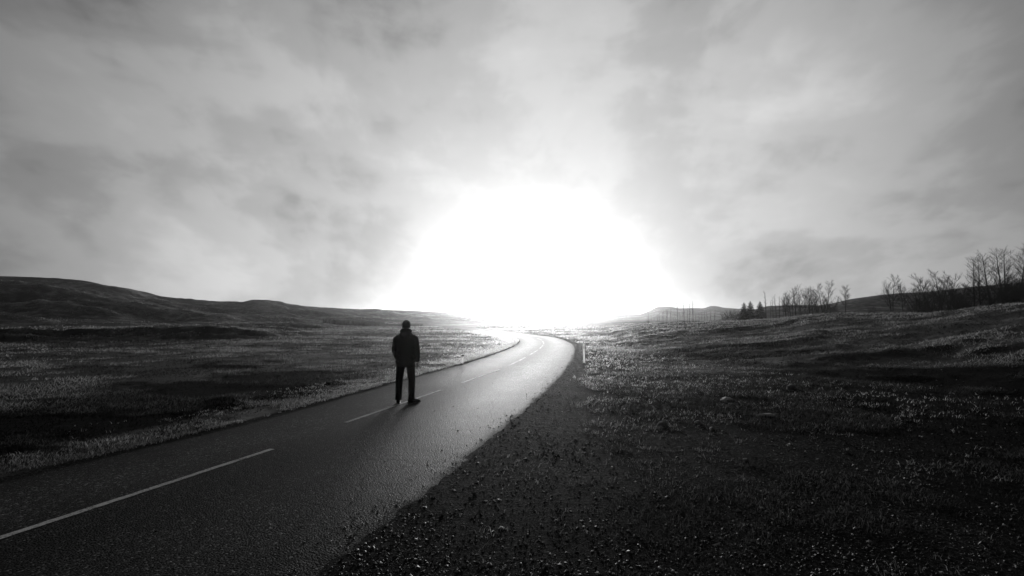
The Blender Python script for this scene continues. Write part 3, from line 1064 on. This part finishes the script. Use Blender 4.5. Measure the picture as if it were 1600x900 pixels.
def bare_tree(seed, h, style):
    """returns (trunk mesh, crown mesh): bare winter tree"""
    rs = random.Random(seed)
    tr = Tubes(); cr = Tubes()
    thick = {'poplar': 0.017, 'birch': 0.015, 'bushy': 0.016, 'sapling': 0.014, 'pole': 0.017}[style]
    stems = {'poplar': 1, 'birch': 2, 'bushy': 4, 'sapling': 1, 'pole': 1}[style]
    for s in range(stems):
        lean = {'poplar': 0.04, 'birch': 0.18, 'bushy': 0.38, 'sapling': 0.06, 'pole': 0.04}[style]
        az = 2 * math.pi * (s / max(1, stems)) + rs.uniform(-0.5, 0.5)
        hh = h * (1 if s == 0 else rs.uniform(0.72, 0.97))
        d0 = Vector((math.cos(az) * lean, math.sin(az) * lean, 1))
        pts = limb(rs, Vector((math.cos(az) * 0.02 * h * (stems > 1), math.sin(az) * 0.02 * h * (stems > 1), -0.3)), d0, hh + 0.3, 9, 0.05, 0.03)
        rad = [max(0.012, h * thick * (1 - k / 9.4) ** 0.9) for k in range(10)]
        tr.tube(pts, rad, 6)
        nb = {'poplar': 54, 'birch': 34, 'bushy': 24, 'sapling': 34, 'pole': 18}[style]
        f0 = {'poplar': 0.20, 'birch': 0.30, 'bushy': 0.22, 'sapling': 0.36, 'pole': 0.35}[style]
        for b in range(nb):
            f = f0 + (0.97 - f0) * (b + rs.random()) / nb
            k = min(8, int(f * 9)); fr = f * 9 - k
            p = pts[k].lerp(pts[k + 1], fr)
            a = rs.uniform(0, 2 * math.pi)
            rise = {'poplar': 0.75, 'birch': 0.9, 'bushy': 0.8, 'sapling': 1.0, 'pole': 1.7}[style]
            spread_ = {'poplar': 0.26, 'birch': 0.30, 'bushy': 0.30, 'sapling': 0.30, 'pole': 0.12}[style]
            ln = h * spread_ * (1.15 - f) ** 0.7 * rs.uniform(0.6, 1.15) + 0.05 * h
            bp = limb(rs, p, Vector((math.cos(a), math.sin(a), rise)), ln, 4, 0.16, 0.10)
            br = max(0.012, h * 0.0042 * (1.1 - f))
            cr.tube(bp, [br, br * 0.8, br * 0.6, br * 0.45, br * 0.3], 4)
            nt = {'poplar': 10, 'birch': 11, 'bushy': 14, 'sapling': 12, 'pole': 5}[style]
            for t in range(nt):
                g = rs.uniform(0.25, 0.95) * 4
                kk = min(3, int(g)); q = bp[kk].lerp(bp[kk + 1], g - kk)
                aa = rs.uniform(0, 2 * math.pi)
                base_d = (bp[kk + 1] - bp[kk]).normalized()
                dd = base_d * 1.0 + Vector((math.cos(aa), math.sin(aa), rs.uniform(-0.1, 0.7))) * 0.8
                tl = ln * rs.uniform(0.22, 0.5)
                tp2 = limb(rs, q, dd, tl, 2, 0.2, 0.08)
                r0 = max(0.009, br * 0.42)
                cr.tube(tp2, [r0, r0 * 0.8, r0 * 0.5], 3)
    return tr.mesh('trunk'), cr.mesh('crown')


def conifer(seed, h):
    rs = random.Random(seed)
    tr = Tubes(); cr = Tubes()
    tr.tube(limb(rs, Vector((0, 0, -0.3)), Vector((0, 0, 1)), h * 0.97 + 0.3, 6, 0.01, 0.05), [h * 0.02, h * 0.018, h * 0.014, h * 0.010, h * 0.007, h * 0.004, 0.01], 6)
    vs = []; ts = []
    nb = 150
    for b in range(nb):
        f = (b + rs.random()) / nb
        z = h * (0.05 + 0.93 * f)
        a = b * 2.399 + rs.uniform(-0.4, 0.4)
        ln = h * 0.25 * (1 - f) ** 0.75 * rs.uniform(0.65, 1.2) + 0.02 * h
        p0 = Vector((0, 0, z)); d = Vector((math.cos(a), math.sin(a), rs.uniform(-0.35, 0.05) + 0.5 * f))
        bp = limb(rs, p0, d, ln, 3, 0.08, 0.06)
        cr.tube(bp, [0.02 * (1 - f) + 0.008] * 2 + [0.01, 0.005], 3)
        for s in range(24):
            g = rs.uniform(0.05, 1.0) * 3; k = min(2, int(g)); q = bp[k].lerp(bp[k + 1], g - k)
            aa = a + rs.choice((-1, 1)) * rs.uniform(0.4, 1.2)
            sl = ln * rs.uniform(0.25, 0.5)
            e1 = q + Vector((math.cos(aa), math.sin(aa), rs.uniform(-0.35, 0.25))) * sl
            w = Vector((-math.sin(aa), math.cos(aa), rs.uniform(-0.8, 0.8))) * sl * 0.28
            m_ = q.lerp(e1, 0.55)
            i0 = len(vs)
            vs += [q, m_ + w, e1, m_ - w]
            ts += [(i0, i0 + 1, i0 + 2), (i0, i0 + 2, i0 + 3)]
    n0 = cr.n
    allv = [tuple(p) for p in cr.v] + [tuple(p) for p in vs]
    me = np_mesh('crown', np.array(allv), np.array(ts) + n0, np.array(cr.q))
    return tr.mesh('trunk'), me


PROTO = {}


def proto(style, variant):
    key = (style, variant)
    if key not in PROTO:
        if style == 'conifer':
            PROTO[key] = conifer(900 + variant, 5.0)
        else:
            hh = {'poplar': 10.0, 'birch': 7.0, 'bushy': 6.5, 'sapling': 5.0, 'pole': 6.0}[style]
            PROTO[key] = bare_tree(500 + variant * 17 + len(style), hh, style)
        PROTO[key][0].materials.append(MATS['bark'])
        PROTO[key][1].materials.append(MATS['needles' if style == 'conifer' else 'twig'])
    return PROTO[key]


PH = {'poplar': 10.0, 'birch': 7.0, 'bushy': 6.5, 'sapling': 5.0, 'pole': 6.0, 'conifer': 5.0}


def plant_tree(name, px, top, Y, style, variant, label, group=None, cat='tree', lean=0.0):
    """stands at depth Y on the terrain where column px meets it, top reaches the height seen"""
    Y = Y * 0.7
    X = (px - 800) / 800 * Y * CP
    z = hz(X, Y)
    ztop = at(px, top, Y).z
    hgt_ = max(0.8, ztop - z)
    e = empty(name, (X, Y, z), variant * 1.7 + px, hgt_ / PH[style])
    e.rotation_euler = (0, lean, (variant * 1.7 + px) % 6.28)
    tm, cm = proto(style, variant)
    link('trunk', tm, None, e)
    link('crown', cm, None, e)
    return tag(e, label, cat, group)


# row of tall poplars near the picture's edge
TALL = [(1524, 405, 0, 'tall bare poplar at the open end of the tall row, branches low on its trunk'),
        (1534, 404, 1, 'slender bare poplar, second from the open end of the tall row'),
        (1550, 395, 2, 'tall bare poplar, third in the tall row, with a fan-shaped top'),
        (1567, 391, 3, 'thick dark bare poplar in the middle of the densest part of the tall row'),
        (1574, 392, 0, 'bare poplar close against the thick dark one in the tall row'),
        (1592, 386, 2, 'tallest bare poplar of the tall row, standing by itself'),
        (1606, 398, 1, 'bare poplar cut by the picture edge beyond the tallest one')]
for k, (px, top, v, lab) in enumerate(TALL):
    plant_tree('bare_poplar_tree', px, top, 88 + (k * 37 % 9), 'poplar', v, lab, 'tall poplars on the ridge')
for k, (px, top) in enumerate([(1555, 440), (1578, 425), (1586, 432), (1600, 425), (1508, 447), (1614, 430)]):
    plant_tree('bare_bush', px, top, 84 + k, 'bushy', k % 3, 'dark bare bush filling the foot of the tall poplar row', 'bushes under the tall poplars', 'bush')
CL2 = [(1433, 441, 'bushy', 0, 'low bare tree at the open end of the bushy clump'),
       (1447, 436, 'bushy', 1, 'bare tree with a slanting limb in the bushy clump'),
       (1463, 427, 'bushy', 2, 'broad dense bare tree, widest of the bushy clump'),
       (1478, 423, 'birch', 0, 'highest bare tree of the bushy clump'),
       (1486, 438, 'bushy', 0, 'bare tree on the poplar side of the bushy clump'),
       (1498, 445, 'bushy', 1, 'low scrubby bare tree between the bushy clump and the tall poplars')]
for k, (px, top, st, v, lab) in enumerate(CL2):
    plant_tree('bare_tree', px, top, 92 + (k * 5 % 7), st, v, lab, 'bare trees of the bushy clump')
for k in range(16):
    px = 1424 + k * 12.3 + (k * 7 % 5)
    Yb = 84 + (k * 11 % 13)
    zb_ = hz((px - 800) / 800 * Yb * 0.7 * CP, Yb * 0.7)
    topz = 450 - 800 * math.tan(math.atan2(zb_ + 1.7 + (k * 5 % 4) * 0.4 - CAM_Z, Yb * 0.7) - PITCH)
    plant_tree('bare_bush', px, topz, Yb, 'bushy', k % 3, 'low bare bush in the dark undergrowth along the wooded ridge', 'undergrowth of the wooded ridge', 'bush')
plant_tree('bare_tree', 1393, 431, 100, 'birch', 1, 'twin-stemmed bare tree standing alone before the dark hill')
plant_tree('bare_bush', 1410, 447, 106, 'sapling', 2, 'thin young bare tree just beside the twin-stemmed one', cat='bush')
plant_tree('bare_bush', 1364, 479, 96, 'bushy', 2, 'small dark bush alone on the bank before the hill', cat='bush')
plant_tree('bare_tree', 1322, 449, 108, 'sapling', 0, 'small round-topped bare tree alone where the dark hill starts')
CL3 = [(1229, 458, 'birch', 0), (1236, 452, 'birch', 1), (1243, 450, 'poplar', 1), (1251, 447, 'poplar', 2), (1259, 450, 'birch', 2),
       (1265, 449, 'poplar', 3), (1270, 452, 'birch', 0)]
lab3 = ['lowest bare tree on the sapling side of the grove past the conifers', 'second bare tree of the grove past the conifers',
        'dark stemmed bare tree, third of the grove past the conifers', 'highest bare tree of the grove past the conifers',
        'leaning bare tree on the hill side of the highest one of the grove', 'straight dark poplar, last but one of the grove past the conifers',
        'last bare tree of the grove past the conifers, before a gap']
for k, (px, top, st, v) in enumerate(CL3):
    plant_tree('bare_tree', px, top, 118 + (k * 4 % 9), st, v, lab3[k], 'bare trees of the middle grove')
plant_tree('bare_tree', 1289, 441, 116, 'birch', 2, 'tall loose-topped bare tree between the grove and the round-topped one')
plant_tree('bare_bush', 1283, 460, 120, 'bushy', 0, 'bare bush hugging the tall loose-topped tree, grove side', cat='bush')
plant_tree('bare_bush', 1298, 463, 121, 'bushy', 1, 'bare bush hugging the tall loose-topped tree, hill side', cat='bush')
for k, px in enumerate([1197, 1203, 1208, 1213, 1218, 1223, 1227, 1233, 1240, 1248]):
    plant_tree('bare_sapling', px, [455, 470, 465, 461, 463, 466, 468, 472, 474, 475][k], 122 + (k * 7 % 11), 'pole' if k != 7 else 'sapling', k % 4,
               'thin bare sapling between the conifers and the middle grove', 'saplings between conifers and grove')
for k, (px, top, lab) in enumerate([(1163, 472, 'narrow dark conifer on the sapling side of the three'), (1173, 470, 'broadest dark conifer, middle of the three'), (1188, 470, 'pointed dark conifer standing a little apart from the other two')]):
    plant_tree('conifer_tree', px, top, 126 + k, 'conifer', k, lab, 'three conifers')
for k, (px, top) in enumerate([(1132, 487), (1139, 485), (1146, 484), (1153, 483), (1158, 486)]):
    plant_tree('bare_bush', px, top, 128 + k, 'bushy', k % 3, 'bare bush massed against the conifers', 'bushes beside the conifers', 'bush')
POLES = [1013, 1018, 1022, 1027, 1030, 1034, 1037, 1041, 1043, 1048, 1052, 1055, 1059, 1063, 1067, 1069, 1074, 1077, 1083, 1087, 1092, 1096, 1101, 1105, 1110, 1116]
for k, px in enumerate(POLES):
    top = {1059: 473, 1069: 472, 1077: 474, 1083: 471}.get(px, 482 + (k * 53 % 9) + max(0, (1040 - px) * 0.2))
    plant_tree('bare_sapling', px, top, 136 + (k * 29 % 17), 'pole', k % 4, 'thin bare sapling in the far row before the pale hills', 'far row of saplings')
plant_tree('bare_bush', 1013, 502.5, 118, 'bushy', 1, 'tiny dark bush at the road end of the sapling row', cat='bush')

# dark scrub belt at the foot of the left hills
xs_, ys_, hs_ = [], [], []
for px0, px1, py in ((505, 600, 519), (600, 660, 519)):
    for k in range(1400):
        px = random.uniform(px0, px1)
        Y = 118 + 12 * random.random() + (600 - px) * 0.04
        xs_.append((px - 800) / 800 * Y); ys_.append(Y); hs_.append(random.uniform(0.4, 1.3) * (1 if px < 600 else 0.5))
grass_field('scrub_belt', np.array(xs_), np.array(ys_), np.array(hs_), np.full(len(xs_), 0.10), 0.04 + 0.08 * rng.random(len(xs_)),
            'dark belt of low scrub at the foot of the hills', 0.4, 'scrub')


# ------------------------------------------------------------------ the person on the centre line
def tube_bm(bm, pts, rx, ry, sides=14, side_axis=Vector((1, 0, 0))):
    """closed elliptical loft; rx along side_axis, ry across"""
    prev = None
    n = len(pts)
    for k in range(n):
        p = Vector(pts[k])
        d = (Vector(pts[min(k + 1, n - 1)]) - Vector(pts[max(k - 1, 0)])).normalized()
        a = side_axis - d * side_axis.dot(d)
        a.normalize()
        b = d.cross(a)
        ring = [bm.verts.new(p + a * math.cos(2 * math.pi * s / sides) * rx[k] + b * math.sin(2 * math.pi * s / sides) * ry[k]) for s in range(sides)]
        if prev:
            for s in range(sides):
                bm.faces.new((prev[s], prev[(s + 1) % sides], ring[(s + 1) % sides], ring[s]))
        else:
            bm.faces.new(ring[::-1])
        prev = ring
    bm.faces.new(prev)


def ball(bm, c, rx, ry, rz, sub=2):
    mtx = Matrix.Translation(Vector(c)) @ Matrix.Diagonal((rx, ry, rz, 1))
    bmesh.ops.create_icosphere(bm, subdivisions=sub, radius=1.0, matrix=mtx)


def remeshed(name, bm, voxel, mat, parent=None, smooth_it=4):
    bmesh.ops.recalc_face_normals(bm, faces=bm.faces)
    me = bpy.data.meshes.new(name)
    bm.to_mesh(me); bm.free()
    o = bpy.data.objects.new(name + '_source', me)
    COL.objects.link(o)
    md = o.modifiers.new('r', 'REMESH'); md.mode = 'VOXEL'; md.voxel_size = voxel
    ms = o.modifiers.new('s', 'SMOOTH'); ms.iterations = smooth_it; ms.factor = 0.5
    dg = bpy.context.evaluated_depsgraph_get()
    dg.update()
    me2 = bpy.data.meshes.new_from_object(o.evaluated_get(dg))
    bpy.data.objects.remove(o); bpy.data.meshes.remove(me)
    me2.name = name
    me2.materials.clear()
    me2.materials.append(MATS[mat])
    for p in me2.polygons:
        p.use_smooth = True
    return link(name, me2, None, parent)


HIP = 0.90
LF = Vector((-0.138, -0.02, 0)); RF = Vector((0.128, 0.05, 0))
RD = Vector((0.80, 0.60, 0))       # right foot turned outward
LD = Vector((-0.12, 0.99, 0))
# body: one continuous figure
bm = bmesh.new()
tube_bm(bm, [(0, 0, 0.84), (0, 0, 0.94), (0, -0.005, 1.08), (0, 0, 1.26), (0, -0.01, 1.38), (0, -0.005, 1.46), (0, 0, 1.52)],
        [0.155, 0.165, 0.145, 0.17, 0.185, 0.12, 0.06], [0.10, 0.115, 0.10, 0.115, 0.11, 0.08, 0.058])
tube_bm(bm, [(0, 0, 1.44), (0, 0.005, 1.52), (0.003, 0.012, 1.60)], [0.062, 0.057, 0.056], [0.06, 0.058, 0.06])
ball(bm, (0.004, 0.016, 1.655), 0.076, 0.096, 0.115, 3)
ball(bm, (0.006, 0.038, 1.60), 0.056, 0.068, 0.065)
tube_bm(bm, [(0.01, 0.105, 1.665), (0.012, 0.122, 1.635), (0.012, 0.115, 1.622)], [0.008, 0.014, 0.012], [0.008, 0.014, 0.010], 8)
for s in (-1, 1):
    ball(bm, (0.004 + s * 0.078, 0.008, 1.645), 0.010, 0.020, 0.032)
    ball(bm, (0.008 + s * 0.030, 0.095, 1.660), 0.014, 0.012, 0.010)
ball(bm, (0.010, 0.104, 1.588), 0.024, 0.012, 0.009)
for hipx, F, kx in ((-0.090, LF, -0.128), (0.092, RF, 0.126)):
    A = Vector((hipx, 0, 0.90)); B = Vector((kx, F.y * 0.5 + 0.015, 0.49)); C = Vector((F.x, F.y - 0.02, 0.075))
    tube_bm(bm, [A, A.lerp(B, 0.5), B, B.lerp(C, 0.35), C], [0.088, 0.076, 0.055, 0.056, 0.038], [0.095, 0.08, 0.058, 0.062, 0.042])
for F, Dv in ((LF, LD), (RF, RD)):
    Pp = F + Vector((0, -0.02, 0.04))
    tube_bm(bm, [Pp - Dv * 0.05, Pp, Pp + Dv * 0.09 + Vector((0, 0, -0.008)), Pp + Dv * 0.18 + Vector((0, 0, -0.014))], [0.026, 0.036, 0.04, 0.028], [0.03, 0.036, 0.028, 0.018], 12, Vector((-Dv.y, Dv.x, 0)))
SHL, ELL, WRL = Vector((-0.185, 0, 1.40)), Vector((-0.232, -0.03, 1.13)), Vector((-0.185, 0.075, 0.93))
SHR, ELR, WRR = Vector((0.185, 0, 1.40)), Vector((0.240, -0.035, 1.12)), Vector((0.252, 0.03, 0.875))
for S, E, W in ((SHL, ELL, WRL), (SHR, ELR, WRR)):
    tube_bm(bm, [S, S.lerp(E, 0.5), E, E.lerp(W, 0.4), W], [0.055, 0.05, 0.042, 0.041, 0.029], [0.055, 0.05, 0.042, 0.041, 0.026])
# relaxed right hand: palm, four unequal fingers and a thumb from the side of the palm
PB = WRR; PT = WRR + Vector((0.006, 0.02, -0.095))
tube_bm(bm, [PB + Vector((0, 0, 0.02)), PB + Vector((0.002, 0.006, -0.035)), PT], [0.018, 0.020, 0.017], [0.030, 0.042, 0.042], 12, Vector((1, 0, 0)))
for q, (oy, ln) in enumerate(((0.034, 0.072), (0.012, 0.080), (-0.011, 0.074), (-0.032, 0.058))):
    b0 = PT + Vector((0, oy, 0.012))
    b1 = b0 + Vector((-0.002, 0.004, -ln * 0.45)); b2 = b1 + Vector((-0.016, 0.004, -ln * 0.35)); b3 = b2 + Vector((-0.020, 0.0, -ln * 0.18))
    tube_bm(bm, [b0, b1, b2, b3], [0.0095, 0.009, 0.008, 0.006], [0.0095, 0.009, 0.008, 0.006], 8, Vector((0, 1, 0)))
t0 = PB + Vector((-0.004, 0.030, -0.020))
tube_bm(bm, [t0, t0 + Vector((-0.012, 0.030, -0.028)), t0 + Vector((-0.020, 0.038, -0.056)), t0 + Vector((-0.026, 0.036, -0.076))], [0.014, 0.012, 0.010, 0.007], [0.014, 0.012, 0.010, 0.007], 8)
# left hand, inside the jacket pocket
PB = WRL
tube_bm(bm, [PB + Vector((0, -0.01, 0.02)), PB + Vector((0.015, 0.03, -0.03)), PB + Vector((0.035, 0.055, -0.075))], [0.02, 0.022, 0.018], [0.03, 0.040, 0.036], 12)
for q, (ox, ln) in enumerate(((0.030, 0.07), (0.010, 0.078), (-0.010, 0.072), (-0.028, 0.056))):
    b0 = PB + Vector((0.035 + ox * 0.5, 0.052 + ox * 0.4, -0.068))
    tube_bm(bm, [b0, b0 + Vector((0.012, 0.006, -ln * 0.5)), b0 + Vector((0.03, 0.002, -ln * 0.85))], [0.009, 0.0085, 0.006], [0.009, 0.0085, 0.006], 8)
t0 = PB + Vector((0.03, 0.035, -0.02))
tube_bm(bm, [t0, t0 + Vector((0.03, 0.015, -0.02)), t0 + Vector((0.045, 0.018, -0.045))], [0.013, 0.011, 0.008], [0.013, 0.011, 0.008], 8)
person = remeshed('person', bm, 0.0065, 'skin', None, 2)

# jacket: bulky hip-length coat
bm = bmesh.new()
tube_bm(bm, [(-0.004, 0.0, 0.775), (-0.004, 0, 0.85), (-0.002, 0, 0.98), (0, -0.005, 1.12), (0, -0.005, 1.27), (0, -0.012, 1.37), (0, -0.012, 1.43), (0, -0.008, 1.485), (0, 0, 1.535)],
        [0.196, 0.204, 0.200, 0.202, 0.218, 0.222, 0.196, 0.135, 0.090], [0.140, 0.150, 0.152, 0.155, 0.165, 0.152, 0.128, 0.105, 0.088], 20)
for S, E, W in ((SHL + Vector((-0.006, 0, 0)), ELL, WRL), (SHR + Vector((0.006, 0, 0)), ELR, WRR)):
    W2 = E.lerp(W, 0.96)
    tube_bm(bm, [S + Vector((-S.x * 0.25, 0, 0.012)), S.lerp(E, 0.15), S.lerp(E, 0.5), E, E.lerp(W, 0.45), W2], [0.070, 0.080, 0.076, 0.068, 0.064, 0.050], [0.078, 0.084, 0.078, 0.070, 0.064, 0.052])
for k in range(7):     # soft folds at the elbows and hem
    rs = random.Random(k + 40)
    s = -1 if k % 2 else 1
    ball(bm, (s * rs.uniform(0.12, 0.2), -0.10, rs.uniform(0.8, 1.2)), 0.06, 0.035, 0.05)
jacket = remeshed('jacket', bm, 0.012, 'jacket_cloth', person, 4)
# hood lying on the shoulders and the stand-up collar
bm = bmesh.new()
ringc = []
for s in range(17):
    a_ = math.pi * (-0.1 + 1.2 * s / 16.0)
    ringc.append(Vector((math.cos(a_) * 0.098, -math.sin(a_) * 0.088 + 0.01, 1.534 + 0.020 * math.sin(a_))))
tube_bm(bm, ringc, [0.032 + 0.020 * math.sin(math.pi * s / 16) for s in range(17)], [0.028 + 0.014 * math.sin(math.pi * s / 16) for s in range(17)], 12, Vector((0, 0, 1)))
ball(bm, (0.0, -0.105, 1.475), 0.115, 0.060, 0.095)
hood = remeshed('hood', bm, 0.010, 'jacket_cloth', person, 3)
# trousers
bm = bmesh.new()
tube_bm(bm, [(0, 0, 0.80), (0, 0, 0.92)], [0.172, 0.176], [0.118, 0.126], 18)
for hipx, F, kx in ((-0.094, LF, -0.132), (0.096, RF, 0.130)):
    A = Vector((hipx, 0, 0.90)); B = Vector((kx, F.y * 0.5 + 0.012, 0.49)); C = Vector((F.x, F.y - 0.02, 0.075))
    tube_bm(bm, [A, A.lerp(B, 0.25), A.lerp(B, 0.6), B, B.lerp(C, 0.4), B.lerp(C, 0.8), C], [0.098, 0.097, 0.088, 0.079, 0.074, 0.069, 0.072], [0.108, 0.102, 0.092, 0.082, 0.078, 0.072, 0.076])
    ball(bm, C + Vector((0, 0, 0.03)), 0.068, 0.072, 0.022)
    ball(bm, C + Vector((0, 0, 0.085)), 0.064, 0.068, 0.018)
trousers = remeshed('trousers', bm, 0.011, 'trouser_cloth', person, 2)
for F, Dv in ((LF, LD), (RF, RD)):
    bm = bmesh.new()
    Pp = F + Vector((0, -0.02, 0.0))
    sd = Vector((-Dv.y, Dv.x, 0))
    tube_bm(bm, [Pp - Dv * 0.075 + Vector((0, 0, 0.045)), Pp - Dv * 0.03 + Vector((0, 0, 0.055)), Pp + Dv * 0.05 + Vector((0, 0, 0.05)), Pp + Dv * 0.13 + Vector((0, 0, 0.040)), Pp + Dv * 0.205 + Vector((0, 0, 0.030))],
            [0.036, 0.043, 0.046, 0.050, 0.034], [0.043, 0.053, 0.048, 0.038, 0.026], 14, sd)
    tube_bm(bm, [Pp + Vector((0, 0, 0.03)), Pp + Vector((0, 0, 0.10)), Pp + Vector((0, 0, 0.15))], [0.044, 0.046, 0.048], [0.044, 0.046, 0.048])
    boot = remeshed('boot', bm, 0.008, 'boot_leather', person, 2)
    bm = bmesh.new()
    tube_bm(bm, [Pp - Dv * 0.085 + Vector((0, 0, 0.011)), Pp - Dv * 0.05 + Vector((0, 0, 0.011)), Pp + Dv * 0.05 + Vector((0, 0, 0.011)), Pp + Dv * 0.14 + Vector((0, 0, 0.011)), Pp + Dv * 0.215 + Vector((0, 0, 0.012))],
            [0.030, 0.044, 0.042, 0.051, 0.030], [0.011] * 5, 14, sd)
    bm_obj('sole', bm, 'boot_leather', boot)
# knitted cap
bm = bmesh.new()
ball(bm, (0.004, 0.006, 1.672), 0.092, 0.112, 0.110, 3)
for v in list(bm.verts):
    if v.co.z < 1.615:
        v.co.z = 1.615 + (v.co.z - 1.615) * 0.15
tube_bm(bm, [(0.004, 0.004, 1.606), (0.004, 0.004, 1.650)], [0.088, 0.092], [0.106, 0.111], 20)
cap = remeshed('knitted_cap', bm, 0.008, 'knit', person, 2)
fx, fy = gp(633, 632)
person.location = (fx, fy, float(road_z(np.array([fx]), np.array([fy]))[0]) + 0.002)
person.rotation_euler = (0, 0, 0.06)
ps = 1.0
person.scale = (ps, ps, ps)
tag(person, 'person in dark hooded jacket and knitted cap standing on the centre line, back turned', 'person')

# ------------------------------------------------------------------ haze in the valley air
m, n, l, out = new_mat('haze_air')
pv = n.new('ShaderNodeVolumePrincipled')
pv.inputs['Color'].default_value = (0.98, 0.98, 0.98, 1)
pv.inputs['Density'].default_value = 0.00036
pv.inputs['Anisotropy'].default_value = 0.92
l.new(pv.outputs[0], out.inputs['Volume'])
bm = bmesh.new()
zlo, zhi = float(GZ.min()) - 1.0, max(float(GZ.max()) + 2.0, 14.0)
bmesh.ops.create_cube(bm, size=1.0, matrix=Matrix.Translation((0, 0, (zlo + zhi) / 2)) @ Matrix.Diagonal((6800, 6800, zhi - zlo, 1)))
me = bpy.data.meshes.new('haze')
bm.to_mesh(me); bm.free()
haze = link('haze', me, m)
tag(haze, 'thin bright haze filling the valley air', 'haze', kind='stuff')
print('haze', zlo, zhi)
